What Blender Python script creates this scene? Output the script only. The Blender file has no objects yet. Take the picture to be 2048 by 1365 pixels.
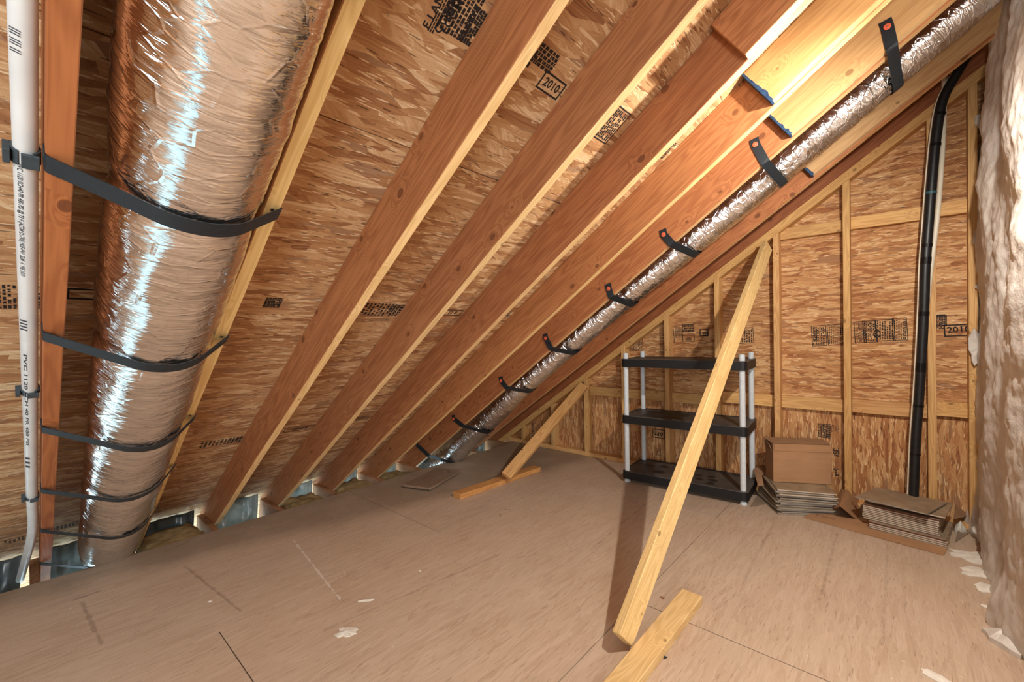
import bpy, bmesh, math, random
from math import sin, cos, pi, radians as rad, sqrt
from mathutils import Vector as V, Matrix as M, noise as NZ, Euler
random.seed(7)
sc = bpy.context.scene
COL = sc.collection

# ------------------------------------------------------------------ camera
F_PX, YAW, PITCH, ROLL = 868.75, 0.726724, -0.012468, -0.0174003
CAM = V((0.67908, -3.63725, 1.19031))
fw = V((-sin(YAW)*cos(PITCH), cos(YAW)*cos(PITCH), sin(PITCH)))
r0 = V((cos(YAW), sin(YAW), 0)); u0 = r0.cross(fw)
RT = r0*cos(ROLL)+u0*sin(ROLL); UP = -r0*sin(ROLL)+u0*cos(ROLL)
cd = bpy.data.cameras.new('camera'); cam = bpy.data.objects.new('camera', cd); COL.objects.link(cam)
cd.sensor_width = 36; cd.lens = 36*F_PX/2048; cd.clip_start = .02
cam.matrix_world = M(((RT.x,UP.x,-fw.x,CAM.x),(RT.y,UP.y,-fw.y,CAM.y),(RT.z,UP.z,-fw.z,CAM.z),(0,0,0,1)))
sc.camera = cam

# ------------------------------------------------------------------ world, lamps, exposure
w = bpy.data.worlds.new('World'); sc.world = w; w.use_nodes = True
w.node_tree.nodes['Background'].inputs[0].default_value = (.62, .88, 1, 1)
w.node_tree.nodes['Background'].inputs[1].default_value = 3.0
def lamp(name, typ, loc, energy, col, size, rot=None):
    l = bpy.data.lights.new(name, typ); o = bpy.data.objects.new(name, l); COL.objects.link(o)
    o.location = loc; l.energy = energy; l.color = col
    if typ == 'POINT': l.shadow_soft_size = size
    elif typ == 'AREA': l.shape = 'RECTANGLE'; l.size, l.size_y = size
    if rot: o.rotation_euler = rot
    return o
BULB = V((.92, -1.93, 2.06))
lamp('attic_point_light', 'POINT', BULB, 11, (1, .95, .87), .02)
o = lamp('attic_bulb_down', 'SPOT', BULB, 84, (1, .95, .87), .02)      # the same base-up bulb throws most of its light downwards
o.data.spot_size = rad(178); o.data.spot_blend = .55; o.data.shadow_soft_size = .02
o.rotation_euler = V((-.55, .35, -1)).to_track_quat('-Z', 'Y').to_euler()
lamp('attic_point_light', 'POINT', (1.2, -5.7, 2.2), 26, (1, .95, .88), .05)  # extra fill lamp added behind the camera
lamp('added_cool_fill', 'AREA', (2.42, -5.3, 1.35), 95, (.82, .92, 1), (1.2, 1.2), (rad(90), 0, rad(90)))  # cool area fill added at the right wall, no window there
if hasattr(sc, 'cycles'): sc.cycles.max_bounces = 7
vs = sc.view_settings; vs.view_transform = 'Standard'; vs.look = 'None'; vs.exposure = 0.5; vs.gamma = 1; vs.use_curve_mapping = False

# ------------------------------------------------------------------ pixel to direction, cut on known planes
PIT = 0.611387; X0 = -2.67407; CP, SP = cos(PIT), sin(PIT); TP = SP/CP; DEP = .184
NR = V((-SP, 0, CP))
def ray(u, v): return RT*((u-1024)/F_PX) - UP*((v-682.5)/F_PX) + fw
def onY(u, v, y): d = ray(u, v); return CAM+d*((y-CAM.y)/d.y)
def onZ(u, v, z=0.): d = ray(u, v); return CAM+d*((z-CAM.z)/d.z)
def onR(u, v, n=0.): d = ray(u, v); P = V((X0,0,0))+NR*n; return CAM+d*((P-CAM).dot(NR)/d.dot(NR))
def RP(s, y, n): return V((X0+s*CP-n*SP, y, s*SP+n*CP))
def s_of(P): return (P-V((X0,0,0))).dot(V((CP,0,SP)))
ROOF_M = M.Translation((X0,0,0)) @ Euler((0,-PIT,0)).to_matrix().to_4x4()

# ------------------------------------------------------------------ node helper
class NT:
    def __init__(s, name):
        s.m = bpy.data.materials.new(name); s.m.use_nodes = True; s.t = s.m.node_tree; s.t.nodes.clear()
        s.out = s.t.nodes.new('ShaderNodeOutputMaterial'); s.b = s.t.nodes.new('ShaderNodeBsdfPrincipled')
        s.t.links.new(s.b.outputs[0], s.out.inputs[0])
    def put(s, inp, v):
        if isinstance(v, bpy.types.NodeSocket): s.t.links.new(v, inp)
        elif isinstance(v, (tuple, list)) and inp.type == 'RGBA' and len(v) == 3: inp.default_value = (*v, 1)
        else: inp.default_value = v
    def n(s, typ, ins=None, **kw):
        n = s.t.nodes.new('ShaderNode'+typ)
        for k, v in kw.items(): setattr(n, k, v)
        for k, v in (ins or {}).items(): s.put(n.inputs[k], v)
        return n
    def math(s, op, a, b=0., c=None, clamp=False):
        n = s.n('Math', operation=op); n.use_clamp = clamp; s.put(n.inputs[0], a); s.put(n.inputs[1], b)
        if c is not None: s.put(n.inputs[2], c)
        return n.outputs[0]
    def vm(s, op, a, b=(0,0,0)):
        n = s.n('VectorMath', operation=op); s.put(n.inputs[0], a); s.put(n.inputs[1], b)
        return n.outputs['Value'] if op in ('LENGTH','DOT_PRODUCT','DISTANCE') else n.outputs[0]
    def mix(s, f, a, b, typ='RGBA', blend='MIX'):
        n = s.n('Mix', data_type=typ)
        if typ == 'RGBA': n.blend_type = blend
        i = {'RGBA':(6,7,2),'VECTOR':(4,5,1),'FLOAT':(2,3,0)}[typ]
        s.put(n.inputs[0], f); s.put(n.inputs[i[0]], a); s.put(n.inputs[i[1]], b); return n.outputs[i[2]]
    def ramp(s, f, stops, interp='LINEAR'):
        n = s.n('ValToRGB'); cr = n.color_ramp; cr.interpolation = interp
        while len(cr.elements) < len(stops): cr.elements.new(.5)
        for e, (p, c) in zip(cr.elements, stops): e.position = p; e.color = (*c, 1) if len(c) == 3 else c
        s.put(n.inputs[0], f); return n.outputs[0]
    def mapr(s, v, a, b, c=0., d=1.):
        n = s.n('MapRange'); n.clamp = True
        for i, q in enumerate((v, a, b, c, d)): s.put(n.inputs[i], q)
        return n.outputs[0]
    def noise(s, vec, scale, detail=2., rough=.5, dim='3D', out=0, dist=0.):
        n = s.n('TexNoise', {'Vector':vec,'Scale':scale,'Detail':detail,'Roughness':rough,'Distortion':dist}, noise_dimensions=dim); return n.outputs[out]
    def mapping(s, vec, rot=(0,0,0), scale=(1,1,1), loc=(0,0,0)):
        return s.n('Mapping', {'Vector':vec,'Rotation':rot,'Scale':scale,'Location':loc}).outputs[0]
    def coords(s, spread=7.):
        tc = s.n('TexCoord'); oi = s.n('ObjectInfo'); s.oi = oi
        r = s.n('CombineXYZ', {0:s.math('MULTIPLY', oi.outputs['Random'], spread), 1:s.math('MULTIPLY', oi.outputs['Random'], spread*1.7), 2:0.}).outputs[0]
        return s.vm('ADD', tc.outputs['Object'], r)
    def bump(s, h, strength=.4, dist=.002):
        n = s.n('Bump', {'Height':h,'Strength':strength,'Distance':dist}); s.put(s.b.inputs['Normal'], n.outputs[0])
    def fin(s, col, rough=.6, metal=0., spec=.5):
        s.put(s.b.inputs['Base Color'], col); s.put(s.b.inputs['Roughness'], rough); s.put(s.b.inputs['Metallic'], metal); s.put(s.b.inputs['Specular IOR Level'], spec)
        return s.m
def plain(name, col, rough=.6, metal=0., spec=.4, var=.12, nscale=40., bump=0.):
    t = NT(name); c = t.coords(); f = t.noise(c, nscale, 3)
    k = t.mapr(f, .3, .7, 1-var, 1+var)
    cc = t.vm('MULTIPLY', col, t.n('CombineXYZ', {0:k,1:k,2:k}).outputs[0])
    if bump: t.bump(f, bump, .002)
    return t.fin(cc, rough, metal, spec)

DK, CH = (.13,.085,.06), (.72,.63,.54)
FLOOR_MARKS = [((148,1201),(199,1183),.010,DK,.55),((367,1131),(480,1222),.009,DK,.40),((164,1207),(203,1289),.009,DK,.40),((586,1080),(680,1199),.006,CH,.8),
    ((650,1260),(1000,1110),.009,DK,.25),((1545,1050),(1485,1170),.007,DK,.22),((1675,1065),(1640,1200),.008,DK,.30),((1775,1090),(1765,1290),.007,DK,.20),((1180,1100),(1290,1010),.008,DK,.3),((430,1060),(330,1105),.012,DK,.25)]
def osb(name, ramp_stops, sx=11, sy=46, angles=(.15,-.55,.75,-1.15,.3), contrast_dark=.6, floor=False, rough=.75, spread=.6):
    t = NT(name); c = t.coords()
    pri = None; shade = None; vec = None
    wob = t.noise(c, 6, 2, out=1); cw = t.vm('ADD', c, t.vm('MULTIPLY', t.vm('SUBTRACT', wob, (.5,.5,.5)), (.03,.03,0)))
    for i, a in enumerate(angles):
        k = 1+.35*((i*7) % 5-2)/2
        mp = t.mapping(cw, (0,0,a), (sx*k, sy*k, 1), (i*3.7, i*9.1, 0))
        vo = t.n('TexVoronoi', {'Vector':mp,'Scale':1.,'Randomness':1.}, voronoi_dimensions='2D')
        sp = t.n('SeparateColor', {0:vo.outputs['Color']})
        p, g = sp.outputs[0], sp.outputs[1]
        if pri is None: pri, shade, vec = p, g, mp
        else:
            cnd = t.math('GREATER_THAN', p, pri)
            shade = t.mix(cnd, shade, g, 'FLOAT'); vec = t.mix(cnd, vec, mp, 'VECTOR'); pri = t.math('MAXIMUM', p, pri)
    grain = t.noise(t.vm('MULTIPLY', vec, (.5,6,1)), 1.0, 4, .65, '2D')
    fine = t.noise(c, 90, 3, .7)
    big = t.noise(c, 2.2, 2)
    v = t.math('ADD', t.math('MULTIPLY', t.math('SUBTRACT', shade, .5), spread), t.math('MULTIPLY', t.math('SUBTRACT', grain, .5), .85))
    v = t.math('ADD', t.math('ADD', v, .5), t.math('MULTIPLY', t.math('SUBTRACT', big, .5), .3))
    col = t.ramp(v, ramp_stops)
    # single very red flakes, pale splinters, dark resin slits
    red = t.math('MULTIPLY', t.math('GREATER_THAN', shade, .93), .12 if floor else .7); col = t.mix(red, col, ramp_stops[0][1])
    for q, (an, th_, cc, k) in enumerate(((.5,.978,ramp_stops[-1][1],.8),(-.9,.980,ramp_stops[-1][1],.8),(.1,.988,(.07,.03,.015),.7),(-.8,.990,(.07,.03,.015),.7))):
        vo = t.n('TexVoronoi', {'Vector':t.mapping(c, (0,0,an), (34,330,1), (q*5.1,q*2.7,0)),'Scale':1.}, voronoi_dimensions='2D')
        m = t.math('MULTIPLY', t.math('GREATER_THAN', t.n('SeparateColor', {0:vo.outputs['Color']}).outputs[0], th_ if not floor else .99), k if not floor else k*.4)
        col = t.mix(m, col, cc)
    dk = t.mapr(fine, .28, .38, contrast_dark, 1.)
    col = t.vm('MULTIPLY', col, t.n('CombineXYZ', {0:dk,1:dk,2:dk}).outputs[0])
    if floor:
        pos = t.n('NewGeometry').outputs['Position']; xyz = t.n('SeparateXYZ', {0:pos})
        # darker brown band along the eave and faint old layout lines
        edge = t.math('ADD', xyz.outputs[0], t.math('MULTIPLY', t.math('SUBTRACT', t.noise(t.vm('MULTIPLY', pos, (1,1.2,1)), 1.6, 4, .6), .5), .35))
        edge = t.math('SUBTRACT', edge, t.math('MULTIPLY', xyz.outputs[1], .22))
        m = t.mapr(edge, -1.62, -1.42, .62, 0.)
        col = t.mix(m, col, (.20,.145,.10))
        p2 = t.n('CombineXYZ', {0:xyz.outputs[0],1:xyz.outputs[1],2:0.}).outputs[0]
        jit = t.math('MULTIPLY', t.math('SUBTRACT', t.noise(pos, 22, 3, .6), .5), .035)
        for (q0, q1, wd_, cc, k) in FLOOR_MARKS:
            a_ = onZ(*q0); b_ = onZ(*q1); d_ = b_-a_; L2 = d_.length_squared
            w_ = t.vm('SUBTRACT', p2, (a_.x, a_.y, 0))
            h_ = t.math('DIVIDE', t.vm('DOT_PRODUCT', w_, (d_.x, d_.y, 0)), L2, clamp=True)
            pr_ = t.n('VectorMath', operation='SCALE'); pr_.inputs[0].default_value = (d_.x, d_.y, 0); t.put(pr_.inputs['Scale'], h_)
            ds = t.math('ADD', t.vm('DISTANCE', w_, pr_.outputs[0]), jit)
            col = t.mix(t.mapr(ds, wd_*.3, wd_, k, 0.), col, cc)
        dust = t.mapr(t.noise(pos, 3.1, 5, .65), .45, .75, 0., .45)
        col = t.mix(dust, col, (.55,.42,.31))
        sp1 = t.mapr(t.noise(pos, 34, 2, .5), .74, .80, 0., .8); col = t.mix(sp1, col, (.75,.66,.56))
        sp2 = t.mapr(t.noise(t.vm('MULTIPLY', pos, (1,1.6,1)), 21, 3, .6), .27, .22, 0., .55); col = t.mix(sp2, col, (.13,.08,.055))
    t.bump(t.math('ADD', t.math('MULTIPLY', pri, .6), t.math('MULTIPLY', grain, .5)), .35, .0015)
    return t.fin(col, rough, 0, .3)
OSB_ROOF = osb('osb_roof', [(.0,(.24,.095,.04)),(.28,(.40,.195,.082)),(.52,(.52,.29,.130)),(.75,(.62,.39,.20)),(1,(.82,.64,.40))], 8.5, 42, angles=(.05,-.7,.75,-1.35), spread=.72)
OSB_WALL = osb('osb_wall', [(.0,(.21,.068,.026)),(.28,(.37,.155,.056)),(.52,(.49,.245,.095)),(.75,(.60,.345,.155)),(1,(.80,.58,.33))], 10, 60, angles=(.08,-.5,.6,-1.2,1.3), spread=.65)
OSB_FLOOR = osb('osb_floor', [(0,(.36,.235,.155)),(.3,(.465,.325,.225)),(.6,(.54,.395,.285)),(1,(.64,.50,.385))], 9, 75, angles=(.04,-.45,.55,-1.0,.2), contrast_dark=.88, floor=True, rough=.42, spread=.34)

def wood(name, light, dark, ring=30., knots=1., rough=.62):
    t = NT(name); c = t.coords(11.)
    tint = t.oi.outputs['Color']
    kc = t.n('SeparateXYZ', {0:c}); kv = t.n('TexVoronoi', {'Vector':t.n('CombineXYZ', {0:kc.outputs[0],1:t.math('MULTIPLY', t.math('ADD', kc.outputs[1], kc.outputs[2]), 1.35),2:0.}).outputs[0],'Scale':4.6,'Randomness':1.}, voronoi_dimensions='2D')
    kr = t.n('SeparateColor', {0:kv.outputs['Color']}).outputs[0]
    dist = kv.outputs['Distance']
    have = t.math('GREATER_THAN', kr, .45)
    size = t.math('MULTIPLY', t.math('SUBTRACT', kr, .25), .115*knots)
    warp = t.math('MULTIPLY', t.math('MULTIPLY', t.mapr(dist, .0, .30, 1., 0.), have), .045)
    gv = t.vm('ADD', c, t.n('CombineXYZ', {0:0.,1:warp,2:warp}).outputs[0])
    g1 = t.noise(t.mapping(gv, (0,0,0), (.55,7,7)), 2.2, 2, .5, dist=.3)
    rings = t.math('SINE', t.math('MULTIPLY', g1, ring*2.4))
    g2 = t.noise(t.mapping(gv, (0,0,0), (3,80,80)), 1.6, 3, .65)
    v = t.math('ADD', t.math('MULTIPLY', rings, .17), t.math('ADD', t.math('MULTIPLY', g2, .55), t.math('MULTIPLY', t.noise(t.mapping(c,(0,0,0),(.5,4,4)), 1.5, 2), .55)))
    col = t.ramp(v, [(.25, dark), (.85, light)])
    kn = t.math('MULTIPLY', t.mapr(t.math('SUBTRACT', dist, size), -.004, .012, 1., 0.), have)
    kcol = t.ramp(t.math('FRACT', t.math('MULTIPLY', dist, 55.)), [(0,tuple(x*.28 for x in dark)),(1,tuple(x*.8 for x in dark))])
    col = t.mix(t.math('MULTIPLY', kn, .85), col, kcol)
    col = t.vm('MULTIPLY', col, tint)
    t.bump(v, .2, .001)
    return t.fin(col, rough, 0, .35)
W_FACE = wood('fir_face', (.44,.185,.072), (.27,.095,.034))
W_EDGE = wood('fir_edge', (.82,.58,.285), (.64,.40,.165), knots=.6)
W_STUD = wood('spruce_stud', (.72,.43,.17), (.50,.25,.085), knots=.7)
W_PALE = wood('pale_pine', (.80,.56,.255), (.62,.385,.15), knots=.8)
W_SIS = wood('sister_pine', (.60,.355,.145), (.45,.235,.085), knots=.8)
FLOORJ = wood('joist_wood', (.40,.20,.10), (.26,.115,.05))

def paint_blue():
    t = NT('blue_end_paint'); c = t.n('TexCoord').outputs['Object']
    f = t.noise(t.mapping(c,(0,0,0),(6,40,40)), 1., 3)
    return t.fin(t.ramp(f, [(.3,(.006,.022,.06)),(.7,(.02,.075,.17))]), .6)
BLUE = paint_blue()

def foil(name, sx=60., sr=6., rough=.16, tint=(.86,.84,.82), st=.9):
    t = NT(name); c = t.n('TexCoord').outputs['UV']
    a = t.noise(t.mapping(c,(0,0,.12),(sx,sr,1)), 1., 3, .6, '2D', dist=.6)
    b = t.noise(t.mapping(c,(0,0,-.25),(sx*2.4,sr*2.2,1)), 1., 2, .55, '2D', dist=.4)
    cr = t.n('TexVoronoi', {'Vector':t.mapping(c,(0,0,.3),(sx*.45,sr*1.4,1)),'Scale':1.}, voronoi_dimensions='2D', feature='DISTANCE_TO_EDGE').outputs[0]
    h = t.math('ADD', t.math('ADD', a, t.math('MULTIPLY', b, .5)), t.math('MULTIPLY', t.mapr(cr, 0., .06), .25))
    t.bump(h, st, .006)
    return t.fin(tint, t.mapr(a, .3, .8, rough*.7, rough*1.7), 1.)
FOIL = foil('duct_foil', 46, 7, .11, (.91,.90,.89), .40)
FOIL_S = foil('duct_foil_small', 55, 7, .14, (.88,.89,.91), .85)

def strap_mat():
    t = NT('strap_web'); c = t.n('TexCoord').outputs['UV']
    w1 = t.n('TexWave', {'Vector':c,'Scale':90.}, wave_type='BANDS', bands_direction='Y').outputs[1]
    w2 = t.noise(c, 900, 1)
    t.bump(t.math('ADD', w1, w2), .5, .001)
    return t.fin(t.ramp(w2, [(.3,(.004,.006,.008)),(.75,(.018,.026,.033))]), .5, 0, .5)
STRAP = strap_mat()
def foam_mat():
    t = NT('spray_foam'); c = t.n('TexCoord').outputs['Object']
    f = t.noise(c, 9, 4, .6); g = t.noise(c, 70, 3, .6)
    t.bump(t.math('ADD', f, t.math('MULTIPLY', g, .5)), .4, .010)
    return t.fin(t.ramp(f, [(.3,(.52,.45,.39)),(.7,(.69,.64,.585))]), .38, 0, .5)
FOAM = foam_mat()
WHITE_FOAM = plain('dry_foam', (.72,.66,.57), .75, var=.1, nscale=25, bump=.4)
PVC = plain('pvc_white', (.66,.67,.65), .35, var=.06, nscale=14)
IVORY = plain('pvc_ivory', (.72,.64,.50), .4, var=.06, nscale=14)
CLIP = plain('grey_clip', (.045,.062,.072), .4)
RUBBER = plain('black_foam_sleeve', (.012,.012,.013), .42, var=.3)
TAPE = plain('black_tape', (.006,.006,.007), .22)
TIE = plain('blue_tie', (.03,.10,.13), .35)
INK = plain('stamp_ink', (.018,.012,.010), .8, var=.3, nscale=160)
INKP = plain('pipe_ink', (.05,.05,.06), .7)
REDINK = plain('red_ink', (.32,.04,.03), .8)
PENCIL = plain('pencil', (.16,.075,.04), .8)
ORANGE = plain('orange_nail_cap', (.75,.13,.06), .4)
STEEL = plain('nail_steel', (.35,.33,.31), .35, 1.)
FELT = plain('roof_felt', (.012,.011,.010), .95)
BOARD = plain('dark_backing', (.07,.06,.05), .9)  # backing colour darkened so the floor seams read as shaded gaps
BATT = plain('fibreglass', (.34,.235,.10), .95, var=.4, nscale=18, bump=1.)
def baffle_mat():
    t = NT('baffle_plastic'); c = t.coords(); tn_ = t.oi.outputs['Color']
    f = t.noise(c, 12, 3)
    t.b.inputs['Transmission Weight'].default_value = .15
    return t.fin(t.vm('MULTIPLY', t.ramp(f, [(.3,(.26,.34,.34)),(.7,(.48,.58,.58))]), tn_), .3, 0, .5)
BAFFLE = baffle_mat()
LEG = plain('shelf_leg_plastic', (.60,.64,.66), .4, var=.05)
def card(name, col):
    t = NT(name); c = t.coords()
    f = t.noise(t.mapping(c,(0,0,0),(1.5,1.5,60)), 3., 3); g = t.noise(c, 8, 3)
    v = t.math('ADD', t.math('MULTIPLY', f, .4), t.math('MULTIPLY', g, .6))
    return t.fin(t.ramp(v, [(.25,tuple(x*.72 for x in col)),(.75,col)]), .8, 0, .25)
CARD = card('cardboard', (.44,.235,.115)); CARD2 = card('cardboard_dull', (.36,.20,.105)); CARDG = card('cardboard_grey', (.30,.21,.14))
def tile_mat(name, a, b, edge):
    t = NT(name); c = t.coords()
    f = t.noise(c, 11, 5, .65)
    nz = t.n('SeparateXYZ', {0:t.n('TexCoord').outputs['Normal']}).outputs[2]
    top = t.math('GREATER_THAN', nz, .7)
    col = t.mix(top, edge, t.ramp(f, [(.3,a),(.7,b)]))
    return t.fin(col, .45, 0, .4)
TILE = tile_mat('tile_stone', (.20,.135,.085), (.36,.27,.18), (.30,.265,.22))
TILE2 = tile_mat('tile_stone_pale', (.22,.15,.09), (.40,.30,.19), (.52,.44,.36))
TILE3 = tile_mat('tile_clay_edge', (.20,.135,.085), (.36,.27,.18), (.16,.055,.035))

# ------------------------------------------------------------------ object helpers
def link(name, me, mat=None, parent=None, mw=None, smooth=False):
    o = bpy.data.objects.new(name, me); COL.objects.link(o)
    if mat is not None and not me.materials: me.materials.append(mat)
    if parent is not None: o.parent = parent
    if mw is not None: o.matrix_local = mw
    if smooth:
        for p in me.polygons: p.use_smooth = True
    return o
def mesh(name, vs_, fs, uv=None):
    me = bpy.data.meshes.new(name); me.from_pydata([tuple(v) for v in vs_], [], fs); me.update()
    if uv:
        l = me.uv_layers.new(name='UVMap')
        for i, lp in enumerate(me.loops): l.data[i].uv = uv[lp.vertex_index]
    return me
def thing(name, label, cat, loc=(0,0,0), rz=0., group=None):
    o = bpy.data.objects.new(name, None); COL.objects.link(o); o.empty_display_size = .05
    o.location = loc; o.rotation_euler = (0,0,rz); tag(o, label, cat, group); return o
def tag(o, label, cat, group=None):
    o['label'] = label; o['category'] = cat
    if group: o['group'] = group
    return o
def structure(name, loc=(0,0,0), mw=None):
    o = bpy.data.objects.new(name, None); COL.objects.link(o); o['kind'] = 'structure'; o.empty_display_size = .1
    if mw is not None: o.matrix_world = mw
    else: o.location = loc
    return o
def boxme(name, lx, ly, lz, bev=.0, cut=None, seg=1, mats=None, matfn=None, wob=0.):
    bm = bmesh.new(); bmesh.ops.create_cube(bm, size=1)
    for v in bm.verts: v.co = V((v.co.x*lx, v.co.y*ly, v.co.z*lz))
    if cut:
        for v in bm.verts: v.co = cut(v.co)
    if bev: bmesh.ops.bevel(bm, geom=bm.edges[:], offset=bev, segments=seg, profile=.6, affect='EDGES')
    if wob:
        n = max(2, int(lx/.12))
        es = [e for e in bm.edges if abs((e.verts[0].co-e.verts[1].co).normalized().x) > .99]
        bmesh.ops.subdivide_edges(bm, edges=es, cuts=n, use_grid_fill=True)
        sd = random.random()*50
        for v in bm.verts:
            a = NZ.noise(V((v.co.x*1.3, sd, 0)))*wob; b = NZ.noise(V((v.co.x*1.1, sd+9, 3)))*wob
            v.co.y += a; v.co.z += b
    me = bpy.data.meshes.new(name)
    if matfn:
        bm.normal_update()
        for f in bm.faces: f.material_index = matfn(f)
    bm.to_mesh(me); bm.free()
    for m in (mats or []): me.materials.append(m)
    return me
def frame(p, x, zhint):
    x = x.normalized(); y = zhint.cross(x).normalized(); z = x.cross(y)
    return M(((x.x,y.x,z.x,p.x),(x.y,y.y,z.y,p.y),(x.z,y.z,z.z,p.z),(0,0,0,1)))
def tint(o, r, g, b): o.color = (r, g, b, 1); return o
def rtint(o, k=.10):
    a = random.uniform(1-k, 1+k); o.color = (a*random.uniform(.98,1.03), a, a*random.uniform(.93,1.05), 1); return o
def prism(name, poly, axis, a, b):       # polygon extruded between a and b along an axis ('Y' or 'Z')
    n = len(poly)
    f = (lambda p, t: (p[0], t, p[1])) if axis == 'Y' else (lambda p, t: (p[0], p[1], t))
    vs_ = [f(p, a) for p in poly]+[f(p, b) for p in poly]
    fs = [tuple(range(n)), tuple(reversed(range(n, 2*n)))]+[(i, i+n, (i+1) % n+n, (i+1) % n) for i in range(n)]
    me = mesh(name, vs_, fs); bm = bmesh.new(); bm.from_mesh(me); bmesh.ops.recalc_face_normals(bm, faces=bm.faces); bm.to_mesh(me); bm.free(); return me
def tube(name, pts, rad_, seg=20, caps=True, per=1, smoothpath=True):
    P = [V(p) for p in pts]
    if smoothpath and len(P) > 2:
        Q = []
        for i in range(len(P)-1):
            p0, p1, p2, p3 = P[max(i-1,0)], P[i], P[i+1], P[min(i+2,len(P)-1)]
            for k in range(per):
                t = k/per
                Q.append(.5*((2*p1)+(p2-p0)*t+(2*p0-5*p1+4*p2-p3)*t*t+(3*p1-p0-3*p2+p3)*t**3))
        Q.append(P[-1]); P = Q
    vs_, fs, uv = [], [], []; ref = None; L = 0
    for i, p in enumerate(P):
        d = (P[min(i+1,len(P)-1)]-P[max(i-1,0)]).normalized()
        if ref is None: ref = d.orthogonal().normalized()
        ref = (ref-d*ref.dot(d)).normalized(); b = d.cross(ref)
        if i: L += (p-P[i-1]).length
        rr = rad_(i/(len(P)-1)) if callable(rad_) else rad_
        for k in range(seg):
            a = 2*pi*k/seg; vs_.append(p+ref*(rr*cos(a))+b*(rr*sin(a))); uv.append((L, k/seg))
    for i in range(len(P)-1):
        for k in range(seg):
            k2 = (k+1) % seg; fs.append((i*seg+k, i*seg+k2, (i+1)*seg+k2, (i+1)*seg+k))
    if caps: fs += [tuple(reversed(range(seg))), tuple((len(P)-1)*seg+k for k in range(seg))]
    return mesh(name, vs_, fs, uv)
def lathe(name, prof, seg=20):
    vs_ = [(r*cos(2*pi*k/seg), r*sin(2*pi*k/seg), z) for r, z in prof for k in range(seg)]
    fs = [(i*seg+k, i*seg+(k+1) % seg, (i+1)*seg+(k+1) % seg, (i+1)*seg+k) for i in range(len(prof)-1) for k in range(seg)]
    fs += [tuple(reversed(range(seg))), tuple((len(prof)-1)*seg+k for k in range(seg))]
    return mesh(name, vs_, fs)
def ribbon(name, pts, wdirs, width, thick):      # flat band along pts; wdirs = width direction
    P = [V(p) for p in pts]; vs_, fs, uv = [], [], []; L = 0
    for i, p in enumerate(P):
        d = (P[min(i+1,len(P)-1)]-P[max(i-1,0)]).normalized()
        wd = wdirs[i] if isinstance(wdirs, list) else wdirs
        wd = (wd-d*wd.dot(d)).normalized(); n = d.cross(wd)
        if i: L += (p-P[i-1]).length
        for a, b in ((-1,-1),(1,-1),(1,1),(-1,1)):
            vs_.append(p+wd*(a*width/2)+n*(b*thick/2)); uv.append((L, (a+1)*width/2))
    for i in range(len(P)-1):
        for k in range(4): fs.append((i*4+k, i*4+(k+1) % 4, (i+1)*4+(k+1) % 4, (i+1)*4+k))
    fs += [(3,2,1,0), tuple((len(P)-1)*4+k for k in range(4))]
    return mesh(name, vs_, fs, uv)
def text_me(txt, size):
    cu = bpy.data.curves.new('print', 'FONT'); cu.body = txt; cu.size = size; cu.align_x = 'CENTER'; cu.align_y = 'CENTER'; cu.resolution_u = 2; cu.offset = size*.022
    o = bpy.data.objects.new('print', cu); COL.objects.link(o)
    me = bpy.data.meshes.new_from_object(o.evaluated_get(bpy.context.evaluated_depsgraph_get()))
    bpy.data.objects.remove(o); bpy.data.curves.remove(cu); me.materials.clear(); return me

# ================================================================== ROOF
ceil = structure('ceiling', mw=ROOF_M)
rows = [(-.95,.43),(.43,1.648),(1.648,2.839),(2.839,4.055),(4.055,5.27),(5.27,6.35)]
RY = {1:-3.603, 2:-3.232, 3:-2.825, 4:-2.427, 5:-2.022, 6:-1.622, 7:-1.222, 8:-.492}
for i, (a, b) in enumerate(rows):
    cuts = ([-6.55,-4.43,-2.003,.099] if i % 2 else [-6.55,-5.6,-3.213,-1.2,.099])
    for c0, c1 in zip(cuts, cuts[1:]):
        me = boxme('sheathing_sheet', c1-c0-.003, b-a-.0035, .011, .0)
        o = link('sheathing_sheet', me, OSB_ROOF, ceil, M.Translation(((a+b)/2, (c0+c1)/2, DEP+.0056)) @ Euler((0,0,pi/2)).to_matrix().to_4x4())
link('roof_felt', boxme('roof_felt', 7.4, 6.75, .004), FELT, ceil, M.Translation((2.7, -3.2, DEP+.0145)))
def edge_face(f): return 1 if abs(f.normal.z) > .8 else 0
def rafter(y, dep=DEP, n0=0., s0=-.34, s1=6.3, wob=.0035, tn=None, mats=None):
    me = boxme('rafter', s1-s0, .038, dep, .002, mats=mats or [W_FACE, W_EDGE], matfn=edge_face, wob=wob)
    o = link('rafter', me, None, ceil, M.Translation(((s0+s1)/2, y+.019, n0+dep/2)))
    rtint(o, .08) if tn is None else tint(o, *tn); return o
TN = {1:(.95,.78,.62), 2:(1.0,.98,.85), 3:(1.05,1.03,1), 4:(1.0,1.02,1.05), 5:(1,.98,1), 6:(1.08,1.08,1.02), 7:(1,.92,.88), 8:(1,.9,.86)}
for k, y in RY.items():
    rafter(y, tn=TN[k], mats=[W_FACE, W_FACE] if k == 1 else None)  # first rafter's underside gets less light, put into its colour as darker wood
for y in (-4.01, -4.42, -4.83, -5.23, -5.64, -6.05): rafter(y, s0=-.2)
rafter(.0, dep=.129, n0=.055, tn=(.8,.66,.6), wob=.001)                        # gable end rafter on top of the wall plate
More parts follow.
